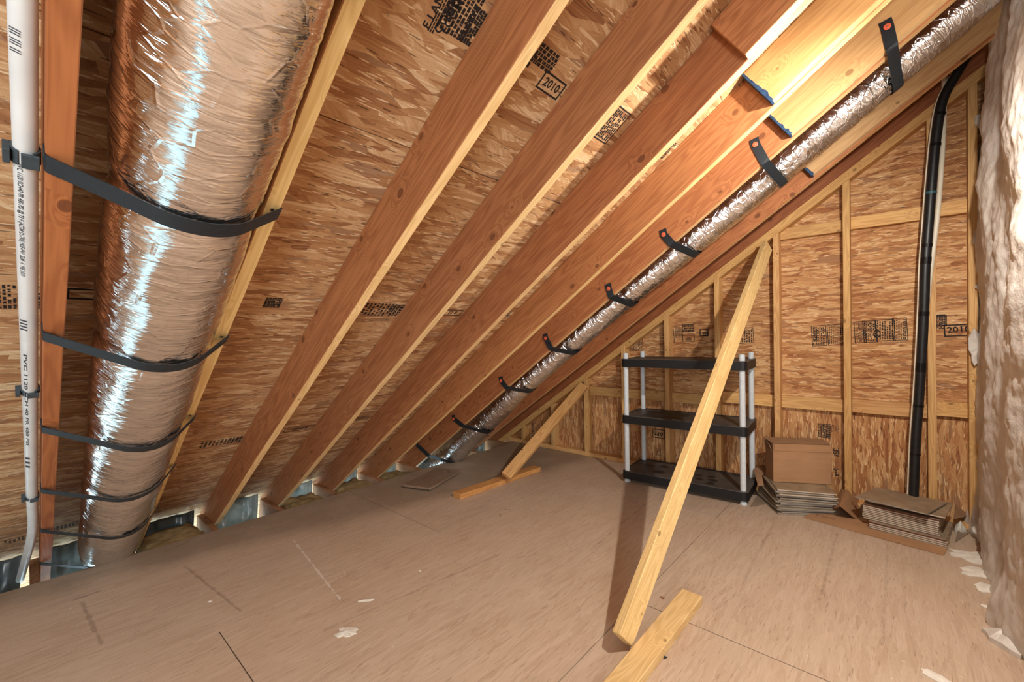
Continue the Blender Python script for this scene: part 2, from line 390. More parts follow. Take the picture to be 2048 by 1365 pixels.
# boards sistered on the upper part of four rafters, painted ends
SX = 3.644
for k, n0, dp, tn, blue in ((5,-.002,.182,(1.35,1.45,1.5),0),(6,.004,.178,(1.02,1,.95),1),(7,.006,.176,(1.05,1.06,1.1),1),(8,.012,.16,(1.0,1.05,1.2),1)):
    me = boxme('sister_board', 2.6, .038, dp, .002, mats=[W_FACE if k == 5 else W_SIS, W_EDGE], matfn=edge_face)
    o = tint(link('sister_board', me, None, ceil, M.Translation((SX+1.3, RY[k]-.0195, n0+dp/2))), *tn)
    if blue:
        link('end_paint', boxme('end_paint', .010, .0395, dp+.001, .001), BLUE, o, M.Translation((-1.3+.004, 0, 0)))
        sp = []
        for j in range(15):            # brushed paint lap on the broad face
            sp.append((.0, -dp/2+dp*j/14))
        pts = [(0,-dp/2)]+[((.005+.006*NZ.noise(V((j*.37, k*3.3, 0)))+.004*random.random())*(2.0-1.2*j/14), -dp/2+dp*j/14) for j in range(15)]+[(0,dp/2)]
        me = prism('paint_lap', pts, 'Y', -.0005, .0005)
        link('paint_lap', me, BLUE, o, M.Translation((-1.3, -.0195, 0)))

# ================================================================== GABLE WALL
wall = structure('wall_back')
YO = .089
def ztop(x, n): return (x-X0)*TP + n/CP
def poly_row(z0, z1, xa, xb):
    xr = lambda z: X0+(z-DEP/CP)/TP
    pts = []
    a0 = max(xa, xr(z0)); a1 = max(xa, xr(z1))
    pts = [(a0,z0),(xb,z0),(xb,z1),(a1,z1)]
    return pts
for z0, z1 in ((-.3,.668),(.671,1.893),(1.896,3.1)):
    for xa, xb in (((-3.4,-1.221),(-1.218,1.22),(1.223,2.5)) if z0 < .6 or z0 > 1.5 else ((-3.4,-.004),(-.001,2.5))):
        if X0+(z0-DEP/CP)/TP > xb: continue
        p = poly_row(z0, z1, xa, xb)
        p = [(x, min(z, ztop(x, DEP))) for x, z in p]
        if p[0][0] >= p[1][0]: continue
        if ztop(xb, DEP) < z1: p = [p[0], p[1], (xb, ztop(xb, DEP))]
        cx = sum(q[0] for q in p)/len(p); cz = sum(q[1] for q in p)/len(p)
        me = prism('sheathing_sheet', [(x-cx, (z-cz)) for x, z in p], 'Y', 0, .011)
        # lay the sheet in its own XY so the flakes follow the sheet
        for v in me.vertices: v.co = (v.co.x, v.co.z, -v.co.y)
        rot = Euler((rad(90),0,0)).to_matrix().to_4x4()
        if z0 < .6:                       # this course runs its flakes upright
            for v in me.vertices: v.co = (v.co.y, -v.co.x, v.co.z)
            rot = rot @ Euler((0,0,rad(90))).to_matrix().to_4x4()
        link('sheathing_sheet', me, OSB_WALL, wall, M.Translation((cx, YO, cz)) @ rot)
def vlumber(name, x, y, z0, z1, wx=.038, wy=.089, slope=0., mat=W_STUD, par=wall, k=.1):
    L = z1-z0
    def cut(c):
        if c.x > 0: return V((c.x-c.z*slope, c.y, c.z))
        return c
    me = boxme(name, L, wy, wx, .0015, cut)
    o = link(name, me, mat, par, M.Translation((x+wx/2, y+wy/2, (z0+z1)/2)) @ Euler((0,-pi/2,0)).to_matrix().to_4x4())
    return rtint(o, k)
for k in range(-6, 3):
    x = k*.4064
    up = .034 if k in (-3,-2,-1) else 0.
    y = -.004 if up else 0.
    vlumber('stud', x, y, .038, ztop(x+.019, up-.001), slope=TP, wy=.089-y)
vlumber('stud', .985, 0, .038, ztop(1.004, -.001), slope=TP)
for x in (1.42, 1.83, 2.2): vlumber('stud', x, 0, .038, ztop(x+.019, -.001), slope=TP)
o = rtint(link('bottom_plate', boxme('bottom_plate', 5.0, .089, .038, .0015), W_STUD, wall, M.Translation((-.12, .0445, .019))), .05)
me = boxme('top_plate', 6.5, .089, .055, .0015)
rtint(link('top_plate', me, W_STUD, wall, ROOF_M @ M.Translation((3.1, .0455, .0275))), .02)
def blocking(x0, x1, zc, h=.084, y0=.051, rz=0):
    me = boxme('blocking', x1-x0-.002, .037, h, .0015)
    return rtint(link('blocking', me, W_STUD, wall, M.Translation(((x0+x1)/2, y0+.0185, zc)) @ Euler((0,rz,0)).to_matrix().to_4x4()), .13)
for k in range(-5, 2): blocking(k*.4064+.038, (k+1)*.4064, .672 + (0.006 if k > 0 else -.035 if k < -1 else 0), .086)
blocking(.851, .985, .70, .086)
blocking(.038, .4064, 1.895, .08); blocking(.4444, .8128, 1.90, .08); blocking(.851, .985, 1.905, .08)

# ================================================================== FLOOR
floor = structure('floor')
XE = -2.532
def sheet(x0, x1, y0, y1):
    me = boxme('floor_sheet', y1-y0-.004, x1-x0-.004, .018)
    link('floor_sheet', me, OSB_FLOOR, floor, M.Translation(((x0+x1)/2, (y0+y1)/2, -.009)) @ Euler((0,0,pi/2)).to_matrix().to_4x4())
HY0, HY1, HX1 = -4.65, -4.05, .30          # unseen floor opening added beside the camera to put a daylight streak on the duct
for xa, xb, ys in ((XE,-1.405,(HY1,-1.98,.0885)),(-1.405,-.196,(HY1,-3.13,-.69,.0885)),(-.196,1.02,(HY1,-1.85,.0885)),(1.02,2.45,(-6.5,-4.0,-1.6)),
                   (XE,-1.405,(-6.5,HY0)),(-1.405,-.196,(-6.5,HY0)),(-.196,1.02,(-6.5,HY0)),(HX1,1.02,(HY0,HY1))):
    for a, b in zip(ys, ys[1:]): sheet(xa, xb, a, b)
for xa, xb, ya, yb in ((-2.72,2.48,HY1,.15),(-2.72,2.48,-6.55,HY0),(HX1,2.48,HY0,HY1)):
    link('ceiling_board', boxme('ceiling_board', xb-xa, yb-ya, .012), BOARD, floor, M.Translation(((xa+xb)/2, (ya+yb)/2, -.30)))
added_well = structure('added_light_well')  # unseen white room added below to send daylight up to the duct
WPAINT = plain('white_paint', (.8,.8,.78), .6, var=.03)
link('added_light_well_floor', boxme('added_light_well_floor', 3.1, 2.7, .02), WPAINT, added_well, M.Translation((-1.1, -5.2, -2.6)))
for x in (-2.66, .46): link('added_light_well_wall', boxme('added_light_well_wall', .02, 2.7, 2.29), WPAINT, added_well, M.Translation((x, -5.2, -1.452)))
link('added_light_well_wall', boxme('added_light_well_wall', 3.1, .02, 2.29), WPAINT, added_well, M.Translation((-1.1, -3.84, -1.452)))
for y in (HY0-.01, HY1+.052): link('added_light_well_wall', boxme('added_light_well_wall', 2.8, .012, .28), WPAINT, added_well, M.Translation((-1.12, y if y < -4.5 else HY1+.012, -.158)))
def joist(y, x0=-3.02, x1=2.4):
    def cut(c):
        if c.x < 0 and c.z > 0: return V((c.x+.06, c.y, c.z))
        return c
    me = boxme('joist', x1-x0, .038, .262, .002, cut)
    rtint(link('joist', me, FLOORJ, floor, M.Translation(((x0+x1)/2, y, -.018-.131))), .12)
for y in (-3.623,-3.255,-2.845,-2.447,-2.042,-1.642,-1.242,-.512,-4.015,-4.69,-5.1,-.04): joist(y)

# ------------------------------------------------------------------ eave: baffles, fibreglass
ys_ = [-4.03,-3.623,-3.255,-2.845,-2.447,-2.042,-1.642,-1.242,-.512,-.04]
BAY = ['in the bay behind the white pipe','in the bay of the wide duct']+['in the %s bay past the wide duct towards the gable wall' % q for q in ('first','second','third','fourth','fifth')]+['in the bay of the slim duct','in the last bay against the gable wall']
def baffle(y0, y1, bay):
    n, m_ = 26, 14; vs_, fs = [], []
    sd = random.random()*9
    for j in range(m_+1):
        t = j/m_
        for i in range(n+1):
            u = i/n; y = y0+.006+(y1-y0-.012-.045*(1-.8*t))*u
            z = -.26+.285*t
            x = -2.90-.03*t*t-.02*t + .016*(1 if 6 < i % 13 < 11 else 0) + .012*NZ.noise(V((y*9, z*8, sd)))
            for cy in (.3, .72):
                d2 = ((u-cy)*(y1-y0))**2+(z+.08)**2
                x -= .022*math.exp(-d2/.0007)
            vs_.append((x, y, z))
    for j in range(m_):
        for i in range(n): fs.append((j*(n+1)+i, j*(n+1)+i+1, (j+1)*(n+1)+i+1, (j+1)*(n+1)+i))
    me = mesh('vent_baffle', vs_, fs); o = link('vent_baffle', me, BAFFLE, smooth=True)
    so = o.modifiers.new('thick', 'SOLIDIFY'); so.thickness = .0025
    kk = {-4.011:.22,-3.604:.5,-3.236:.10,-1.223:.3}.get(round(y0,3), .75); tint(o, kk, kk, kk)
    tag(o, ('dark' if kk < .4 else 'pale')+' dimpled vent baffle '+bay, 'vent baffle', 'vent baffles along the eave')
def batt(y0, y1, hz, bay):
    n, m_ = 16, 10; vs_, fs = [], []
    sd = random.random()*9
    for j in range(m_+1):
        for i in range(n+1):
            u, t = i/n, j/m_
            x = -2.86+.40*t; y = y0+.02+(y1-y0-.04)*u
            e = min(u, 1-u)*2
            z = hz+.05*min(1, e*3)+.03*NZ.noise(V((x*14, y*14, sd)))-.05*max(0, .4-t)
            vs_.append((x, y, min(z, -.02)))
    for j in range(m_):
        for i in range(n): fs.append((j*(n+1)+i, (j+1)*(n+1)+i, (j+1)*(n+1)+i+1, j*(n+1)+i+1))
    o = link('insulation_batt', mesh('insulation_batt', vs_, fs), BATT, smooth=True)
    so = o.modifiers.new('thick', 'SOLIDIFY'); so.thickness = .10; so.offset = 1 if False else -1.; 
    tag(o, 'tan fibreglass insulation '+bay, 'insulation', 'insulation batts under the eave')
for (a, b), bay in zip(zip(ys_, ys_[1:]), BAY):
    baffle(a+.019, b-.019, bay)
    if a not in (-3.623,-1.242): batt(a+.019, b-.019, {-3.255:-.055,-2.447:-.075,-2.042:-.06,-1.642:-.085}.get(a, -.17), bay)

# ================================================================== RIGHT FOAM WALL, REST OF THE ATTIC
def foam_x(y, z):
    lean = max(0, z-1.9)*.075
    rdg = .5+.5*sin(y*9.5+1.2*sin(z*1.7)+NZ.noise(V((y*2, z*1.1, 3)))*2.2)
    b = .040*NZ.noise(V((y*3.2, z*2.0, 1.)))+.020*NZ.noise(V((y*11, z*7, 4.)))+.010*NZ.noise(V((y*34, z*26, 8.)))
    flare = -.05*math.exp(-((z)/.16)**2)*(.5+.5*sin(y*6+.8))
    return 1.028+lean-.045*rdg*min(1, .25-y*2 if y < 0 else .25)+b*.62+flare
wr = structure('wall_right')
n, m_ = 150, 210; vs_, fs = [], []
for j in range(m_+1):
    for i in range(n+1):
        y = .07-1.70*i/n; zt = ztop(1.05, DEP)-.01; z = zt*j/m_
        vs_.append((foam_x(y, z), y, z))
for j in range(m_):
    for i in range(n): fs.append((j*(n+1)+i, (j+1)*(n+1)+i, (j+1)*(n+1)+i+1, j*(n+1)+i+1))
link('foam_layer', mesh('foam_layer', vs_, fs), FOAM, wr, smooth=True)
link('foam_backing', boxme('foam_backing', .02, 1.72, 2.8), BOARD, wr, M.Translation((1.26, -.775, 1.40)))
vs_, fs = [], []
for j in range(41):
    for i in range(41):
        x = 1.0+1.45*i/40; z = 3.75*j/40; vs_.append((x, -1.63+.03*NZ.noise(V((x*3, z*3, 7))), z))
for j in range(40):
    for i in range(40): fs.append((j*41+i, j*41+i+1, (j+1)*41+i+1, (j+1)*41+i))
link('foam_return', mesh('foam_return', vs_, fs), FOAM, wr, smooth=True)
link('foam_side', boxme('foam_side', .03, 4.95, 3.9), WHITE_FOAM, wr, M.Translation((2.45, -4.08, 1.94)))
wf = structure('wall_front')
for (xa, xb, za, zb) in ((-3.2,-.35,-.1,4),(1.05,2.5,-.1,4),(-.35,1.05,-.1,.7),(-.35,1.05,2.0,4)):
    link('wall_panel', boxme('wall_panel', xb-xa, .02, zb-za), OSB_WALL, wf, M.Translation(((xa+xb)/2, -6.53, (za+zb)/2)))
# foam flaps hanging off the edge of the foam against the gable wall
def chip(name, c, rx, ry, th, rot, label, cat, grp=None, mat=WHITE_FOAM, seed=0, curl=0., n=18, par=None):
    rg = random.Random(seed); vs_, fs = [], []
    rs = [.45+.8*rg.random() for _ in range(n)]
    rs = [(rs[i]*1.3+.35*rs[i-1]+.35*rs[(i+1) % n])/2 for i in range(n)]
    for lv in (0, 1):
        for ring in (1., .8, .45):
            for i in range(n):
                a = 2*pi*i/n; x = rx*rs[i]*ring*cos(a); y = ry*rs[i]*ring*sin(a)
                zz = (th*(.35+.65*(1-ring)) if lv else 0) + curl*((x/max(rx,.001))**2) + (.25*th*NZ.noise(V((x*60, y*60, seed))) if lv else 0)
                vs_.append((x, y, zz))
        vs_.append((0, 0, th if lv else 0))
    S = 3*n+1
    for lv in (0, 1):
        o_ = lv*S
        for q in range(2):
            for i in range(n):
                f = (o_+q*n+i, o_+q*n+(i+1) % n, o_+(q+1)*n+(i+1) % n, o_+(q+1)*n+i)
                fs.append(f if lv else tuple(reversed(f)))
        for i in range(n):
            f = (o_+2*n+i, o_+2*n+(i+1) % n, o_+3*n); fs.append(f if lv else tuple(reversed(f)))
    for i in range(n): fs.append((i, (i+1) % n, S+(i+1) % n, S+i))
    o = link(name, mesh(name, vs_, fs), mat, par, smooth=False); o.matrix_local = M.Translation(c) @ Euler(rot).to_matrix().to_4x4()
    if label: tag(o, label, cat, grp)
    return o
for (u, v, rx, ry, sd, yy) in ((1945,695,.05,.11,3,-.02),(1945,480,.03,.06,5,-.02),(1950,245,.03,.045,6,.0),(1945,575,.014,.02,9,-.02)):
    p = onY(u, v, yy); chip('foam_flap', p+V((.02,0,0)), ry, rx, .012, (rad(80),rad(90),rad(20)), None, None, par=wr, seed=sd, mat=FOAM)

# ================================================================== BIG FLEX DUCT + STRAPS
def bigc(s):     # centre y, n, radius along the slope
    t = min(1, max(0, s/3.2))
    y = -3.335-.055*t
    return y, .022, .133+.012*t
strap_s = [s_of(onR(*p)) for p in ((332,376),(280,674),(245,848),(222,956),(205,1038))]
strap_s = [s_of(RP(0,0,0)+V((0,0,0)))]*0 + [ (x-X0)/CP for x in (-.03,-.503,-.953,-1.383,-1.777,-2.174,-2.60) ]
def duct(name, cfun, s0, s1, mat, straps, seed, squeeze, seg=96, step=.0085, amp=.0020, pinch=None):
    ns = int((s1-s0)/step); vs_, fs, uv = [], [], []
    for i in range(ns+1):
        s = s0+(s1-s0)*i/ns; y, nn, r = cfun(s)
        sq = sum(math.exp(-((s-q)/.055)**2) for q in straps)
        r2 = r*(1-squeeze*sq)*(1+.02*NZ.noise(V((s*4.3, seed, 0))))
        if pinch: r2 *= pinch(s)
        for k in range(seg):
            a = 2*pi*k/seg
            ca, sa = cos(a), sin(a)
            w1 = NZ.noise(V((s*46+2.2*ca, ca*1.3, sa*1.3+seed)))
            w2 = NZ.noise(V((s*95+3*sa, ca*3.1, sa*3.1+seed+7)))
            w3 = NZ.noise(V((s*9, ca*2.0, sa*2.0+seed+3)))
            rr = r2+amp*(abs(w1)*1.6-.6+.5*w2)*(1+1.3*sq)+.004*w3
            vs_.append(RP(s, y+rr*ca, nn+rr*sa)); uv.append((s, k/seg))
    for i in range(ns):
        for k in range(seg):
            k2 = (k+1) % seg; fs.append((i*seg+k, (i+1)*seg+k, (i+1)*seg+k2, i*seg+k2))
    me = mesh(name, vs_, fs)
    l = me.uv_layers.new(name='UVMap')
    for p in me.polygons:
        for li in p.loop_indices:
            vi = me.loops[li].vertex_index; k = vi % seg
            kk = k/seg if not (k == 0 and (p.vertices[0] % seg == seg-1 or p.vertices[1] % seg == seg-1)) else 1.
            l.data[li].uv = (uv[vi][0], kk)
    return me
me = duct('jacket', bigc, -.30, 4.4, FOIL, strap_s, 2, .045, pinch=lambda s: 1-.22*max(0, min(1, (.12-s)/.3)))
bd = thing('flexible_duct', 'wide foil-jacketed flexible duct between the rafters beside the white pipe', 'duct', RP(-.3,-3.34,.02))
o = link('jacket', me, FOIL, bd, M.Translation(-RP(-.3,-3.34,.02)), smooth=True)
me = tube('inner_liner', [RP(-.29,-3.335,.02), RP(1,-3.35,.02), RP(4.38,-3.39,.02)], .085, 24, per=4)
link('inner_liner', me, FOIL_S, bd, M.Translation(-RP(-.3,-3.34,.02)), smooth=True)
def hull_low(pts):
    pts = sorted(pts); h = []
    for p in pts:
        while len(h) >= 2 and (h[-1][0]-h[-2][0])*(p[1]-h[-2][1])-(h[-1][1]-h[-2][1])*(p[0]-h[-2][0]) <= 0: h.pop()
        h.append(p)
    return h
def resamp(p, n):
    d = [0]
    for a, b in zip(p, p[1:]): d.append(d[-1]+math.hypot(b[0]-a[0], b[1]-a[1]))
    out = []
    for i in range(n+1):
        t = d[-1]*i/n; j = max(q for q in range(len(d)) if d[q] <= t+1e-9); j = min(j, len(p)-2)
        f = (t-d[j])/max(1e-9, d[j+1]-d[j]); out.append((p[j][0]+(p[j+1][0]-p[j][0])*f, p[j][1]+(p[j+1][1]-p[j][1])*f))
    return out
SDIR = V((CP,0,SP))
def strap_big(s, i, wd=.038, skew=0.):
    cy, cn, r = bigc(s); r = r*(1-.045)+.006
    pts = [(RY[1]-.001,-.002),(RY[1]+.038,-.002),(RY[2],-.002),(RY[2]+.039,-.002)]+[(cy+r*cos(a), cn+r*sin(a)) for a in [pi+pi*k/40 for k in range(41)]]
    h = [(RY[1]-.002, .030)]+hull_low(pts)
    h = resamp(h, 60)
    P = []
    for j, (y, n_) in enumerate(h):
        t = (y-RY[1])/.41
        P.append(RP(s+skew*(t-.5)+.012*sin(pi*min(1,max(0,t))), y, n_-.0015))
    base = P[0]
    t = thing('duct_strap', '', 'strap', base)
    link('webbing', ribbon('webbing', [p-base for p in P], SDIR, wd, .0022), STRAP, t)
    nl = link('nail', lathe('nail', [(.005,0),(.005,.0015),(.002,.0022)], 10), STEEL, t)
    nl.matrix_local = M.Translation(RP(s, RY[2]+.019, -.004)-base) @ ROOF_M.to_3x3().to_4x4() @ Euler((pi,0,0)).to_matrix().to_4x4()
    t['group'] = 'black straps under the wide duct'
    return t
nm = ['highest one, above the big clamp','level with the big pipe clamp','first below the big clamp','second below the big clamp','third below the big clamp','second up from the floor','lowest, at the floor edge']
for i, s in enumerate(strap_s):
    t = strap_big(s, i, .038, (-.02,-.015,-.02,-.05,.0,-.06,-.12)[i])
    t['label'] = 'black strap under the wide foil duct, '+nm[i]

# ================================================================== SMALL FLEX DUCT + STRAPS
def smc(s):
    t = max(0, min(1, (s-.2)/3.5))
    g = max(0, min(1, (1.3-s)/1.1))
    return -1.01+.008*sin(s*2.1)+.10*g, .018+.006*sin(s*3+1)-.03*g, .094+.034*g-.008*t
pins = [(1775,65),(1511,290),(1328,470),(1218,578),(1092,677),(1003,762),(908,838),(832,888)]
pin_s = [s_of(onY(u, v, RY[7])) for u, v in pins]
pin_n = [(onY(u, v, RY[7])-V((X0,0,0))).dot(NR) for u, v in pins]
# where each band turns under the rafter and where it leaves behind the duct
turn_px = [(1783,118),(1530,325),(1345,488),(1232,594),(1106,697),(1014,775),(918,853),(842,915)]
exit_px = [(1785,190),(1560,362),(1395,500),(1268,604),(1150,698),(1056,775),(966,857),(898,922)]
turn_s = [s_of(onR(u, v, 0)) for u, v in turn_px]
exit_s = [min(max(s_of(onR(u, v, -.05)), ts-.10), ts+.22) for (u, v), ts in zip(exit_px, turn_s)]
band_s = [(a_+b_)/2 for a_, b_ in zip(turn_s, exit_s)]
me = duct('jacket', smc, -.28, 4.62, FOIL_S, band_s, 5, .05, seg=80, step=.0095, amp=.0046, pinch=lambda s: 1-.25*max(0, min(1, (.05-s)/.25)))
sd_ = thing('flexible_duct', 'slim silver foil flexible duct sloping along the roof near the gable wall', 'duct', RP(-.28,-.92,-.01))
link('jacket', me, FOIL_S, sd_, M.Translation(-RP(-.28,-.92,-.01)), smooth=True)
link('inner_liner', tube('inner_liner', [RP(-.27,-.92,-.01), RP(2,-1.01,.018), RP(4.6,-1.01,.018)], .055, 24, per=4), FOIL, sd_, M.Translation(-RP(-.28,-.92,-.01)), smooth=True)
ordw = ['topmost, beside the painted board end','second from the top','third from the top','fourth from the top','fifth from the top','sixth from the top','second above the floor edge','lowest, at the floor edge']
for i, (u, v) in enumerate(pins):
    ps, pn = pin_s[i], pin_n[i]; bs = band_s[i]
    cy, cn, r = smc(bs); r = r*.95+.006
    low = hull_low([(RY[7]-.003,-.003)]+[(cy+r*cos(a), cn+r*sin(a)) for a in [pi+pi*1.0*k/40 for k in range(41)]])
    yoff = -.0405 if (ps > SX) else -.0015
    yy = RY[7]+yoff
    low[0] = (yy-.001, low[0][1])
    low = resamp(low, 44)+[(cy+r*cos(a), cn+r*sin(a)) for a in (.12, .25, .4)]
    P = [RP(ps+.012, yy-.001, pn+.03), RP(ps, yy-.002, pn)]
    ts, es = turn_s[i], exit_s[i]
    for q in range(1, 6): t = q/6; P.append(RP(ps+(ts-ps)*t, yy-.002, pn+(-.003-pn)*t))
    for j, (y, n_) in enumerate(low): P.append(RP(ts+(es-ts)*j/(len(low)-1), y, n_-.0015))
    base = P[1]; wds = []
    for j in range(len(P)): wds.append(SDIR)
    t = thing('duct_strap', 'black strap on the slim silver duct, '+ordw[i], 'strap', base, group='black straps on the slim duct')
    link('webbing', ribbon('webbing', [p-base for p in P], wds, .042, .002), STRAP, t)
    cp_ = link('nail_cap', lathe('nail_cap', [(.0125,0),(.0125,.0012),(.010,.0022),(.003,.0024)], 20), ORANGE, t)
    cp_.matrix_local = M.Translation((0,-.0035,0)) @ Euler((pi/2,0,0)).to_matrix().to_4x4()
    nl = link('nail', lathe('nail', [(.0028,0),(.0028,.001),(.0015,.0016)], 10), STEEL, cp_); nl.location = (0,0,.0022)

# ================================================================== PVC PIPE AT LEFT
PN = .052; PYY = RY[1]-.024
pp = [onR(u, v, PN) for u, v in ((50,-160),(56,0),(76,500),(74,800),(72,985),(66,1060),(52,1118),(40,1160))]
ppts = [V((p.x, min(p.y, PYY), p.z)) for p in pp]
base = ppts[-1].copy()
pv = thing('pvc_pipe', 'white plastic pipe with printed lettering running down the left rafter', 'pipe', base)
link('pipe_body', tube('pipe_body', [p-base for p in ppts], .0168, 24, per=10), PVC, pv, smooth=True)
def on_pipe(txt, u0, v0, v1, size):
    p0 = onR(u0, v0, PN); p1 = onR(u0, v1, PN); yy = PYY
    c = (p0+p1)/2; c.y = yy
    d = (p1-p0).normalized(); d = V((d.x,0,d.z)).normalized()
    nrm = (CAM-c); nrm = (nrm-d*nrm.dot(d)).normalized()
    ang = M.Rotation(rad(28), 3, d); nrm = ang @ nrm
    me = text_me(txt, size)
    xs = [v.co.x for v in me.vertices]; L = max(xs)-min(xs); want = (p1-p0).length
    for v in me.vertices: v.co.x *= want/L
    y = nrm.cross(d)
    mw = M(((d.x,y.x,nrm.x,0),(d.y,y.y,nrm.y,0),(d.z,y.z,nrm.z,0),(0,0,0,1))); q = c+nrm*.0172
    lt = link('lettering', me, INKP, pv, M.Translation(q-base) @ mw)
    lt['kind'] = 'stuff'
on_pipe('PVC 1120 SCH40 PR 480 PSI @ 73 F (ASTM D1785) NSF-PW  SLM  A  NE 1010', 80, 325, 545, .011)
on_pipe('PVC 1120 SCH 40 PR 480 PSI', 78, 700, 880, .010)
on_pipe('||| ||| ||', 74, 62, 108, .014)
on_pipe('||||', 80, 632, 652, .014)
on_pipe('|||', 78, 905, 925, .012)
def clamp(v, big, label):
    u = 74
    c = onR(u, v, PN); c.y = PYY
    t = thing('pipe_clamp', label, 'clamp', c, group='grey clamps on the white pipe')
    mw = ROOF_M.to_3x3().to_4x4()
    vs_, fs = [], []; W = .012 if not big else .016
    n = 28; R0, R1 = .0172, .0205
    for i in range(n+1):
        a = rad(-60)+rad(300)*i/n
        for rr, zz in ((R0,-W),(R1,-W),(R1,W),(R0,W)): vs_.append((zz, -rr*cos(a), rr*sin(a)))
    for i in range(n):
        for k in range(4): fs.append((i*4+k, i*4+(k+1) % 4, (i+1)*4+(k+1) % 4, (i+1)*4+k))
    fs += [(3,2,1,0), tuple(n*4+k for k in range(4))]
    link('ring', mesh('ring', vs_, fs), CLIP, t, mw, smooth=False)
    link('tab', boxme('tab', W*2, .024, .006, .001), CLIP, t, mw @ M.Translation((0, .006, -.0225)))
    link('back_lug', boxme('back_lug', W*2, .010, .028, .001), CLIP, t, mw @ M.Translation((0, -.024, -.004)))
clamp(312, True, 'dark grey plastic clamp on the white pipe at the first full duct strap')
clamp(778, False, 'dark grey plastic clamp on the white pipe halfway down the rafter')
clamp(990, False, 'dark grey plastic clamp on the white pipe near the floor')

# ================================================================== LINE SET ON THE GABLE WALL
bl_px = [(1942,100),(1915,145),(1886,200),(1873,270),(1864,360),(1857,450),(1851,530),(1848,620),(1843,720),(1838,800),(1832,880),(1828,975)]
bp = [onY(u, v, -.062) for u, v in bl_px]
bp.append(V((bp[-1].x-.006, bp[-1].y, .03))); bl_px.append((1826,1040)); base = V((bp[-1].x, bp[-1].y, 0))
ls = thing('insulated_pipe', 'black foam-sleeved refrigerant pipe running down the gable wall', 'pipe', base)
link('foam_sleeve', tube('foam_sleeve', [p-base for p in bp], .0235, 24, per=8), RUBBER, ls, smooth=True)
for v, h, mt in ((228,.012,TAPE),(386,.014,TIE),(290,.016,TAPE),(491,.020,TAPE),(522,.040,TAPE),(628,.026,TAPE),(735,.055,TAPE),(812,.016,TAPE),(908,.010,TAPE)):
    j = min(range(len(bl_px)-1), key=lambda q: 0 if bl_px[q][1] <= v < bl_px[q+1][1] else 1)
    f = (v-bl_px[j][1])/(bl_px[j+1][1]-bl_px[j][1]); c = bp[j].lerp(bp[j+1], f)-base; d = (bp[j+1]-bp[j]).normalized()
    if c.z < .05: continue
    link('tape_band', tube('tape_band', [c-d*h/2, c+d*h/2], .0255, 24), mt, ls, smooth=False)
wp = [onY(u, v, -.018) for u, v in ((1889,140),(1888,220),(1885,300),(1876,420),(1864,520),(1850,640),(1838,730),(1828,850),(1821,975))]
wp.append(V((wp[-1].x-.008, wp[-1].y, .03))); base = V((wp[-1].x, wp[-1].y, 0))
o = link('drain_pipe', tube('drain_pipe', [p-base for p in wp], .0125, 18, per=6), IVORY, smooth=True); o.location = base
tag(o, 'thin ivory drain pipe running behind the black sleeved pipe', 'pipe')
cb = [p+V((-.028,.012,0)) for p in bp]
o = link('control_cable', tube('control_cable', [p-base for p in cb], .0035, 10, per=6), IVORY, smooth=True); o.location = base
tag(o, 'thin pale cable taped along the black sleeved pipe', 'cable')

# ================================================================== SHELF UNIT
yaw = rad(4.2); fl = V((-.956,-.428,0)); D_, WL = .365, .836
su = thing('storage_shelf', 'three-tier black plastic shelf unit with white legs against the gable wall', 'shelf', fl, yaw)
ex, ey = V((cos(yaw),sin(yaw),0)), V((-sin(yaw),cos(yaw),0))
def to_loc(P): d = P-fl; return (d.dot(ex), d.dot(ey))
def shelf_mat(name, circles, rects):
    t = NT(name); c = t.n('TexCoord').outputs['Object']; s = t.n('SeparateXYZ', {0:c})
    nz = t.n('SeparateXYZ', {0:t.n('TexCoord').outputs['Normal']}).outputs[2]
    f = t.noise(c, 10, 4); dust = t.ramp(f, [(.3,(.050,.042,.036)),(.75,(.095,.080,.068))])
    mask = None
    for (x, y, r) in circles:
        d = t.vm('LENGTH', t.vm('SUBTRACT', t.n('CombineXYZ', {0:s.outputs[0],1:s.outputs[1],2:0.}).outputs[0], (x,y,0)))
        d = t.math('ADD', d, t.math('MULTIPLY', t.noise(c, 60, 2), .012))
        m = t.mapr(d, r*.85+.006, r+.012, 1., 0.); mask = m if mask is None else t.math('MAXIMUM', mask, m)
    for (x0, x1, y0, y1) in rects:
        m = t.math('MULTIPLY', t.math('MULTIPLY', t.math('GREATER_THAN', s.outputs[0], x0), t.math('LESS_THAN', s.outputs[0], x1)), t.math('MULTIPLY', t.math('GREATER_THAN', s.outputs[1], y0), t.math('LESS_THAN', s.outputs[1], y1)))
        mask = m if mask is None else t.math('MAXIMUM', mask, m)
    col = t.mix(t.math('MULTIPLY', mask, .88), dust, (.006,.0055,.005)) if mask is not None else dust
    col = t.mix(t.math('GREATER_THAN', nz, .7), (.007,.007,.0075), col)
    t.bump(t.noise(c, 300, 2), .15, .001)
    return t.fin(col, .5, 0, .45)
circ = [(*to_loc(onZ(u, v, .095)), r) for u, v, r in ((1317,921,.055),(1298,930,.042),(1330,933,.035),(1318,943,.045),(1398,957,.028),(1423,953,.03),(1397,950,.026),(1425,960,.034),(1420,966,.028),(1480,950,.05),(1366,935,.03))]
SM = [shelf_mat('shelf_bottom', circ, []), shelf_mat('shelf_mid', [], [(.09,.42,.17,.30),(.10,.40,.02,.145)]), shelf_mat('shelf_top', [(.12,.16,.06),(.3,.2,.07),(.5,.12,.07),(.66,.2,.06)], [])]
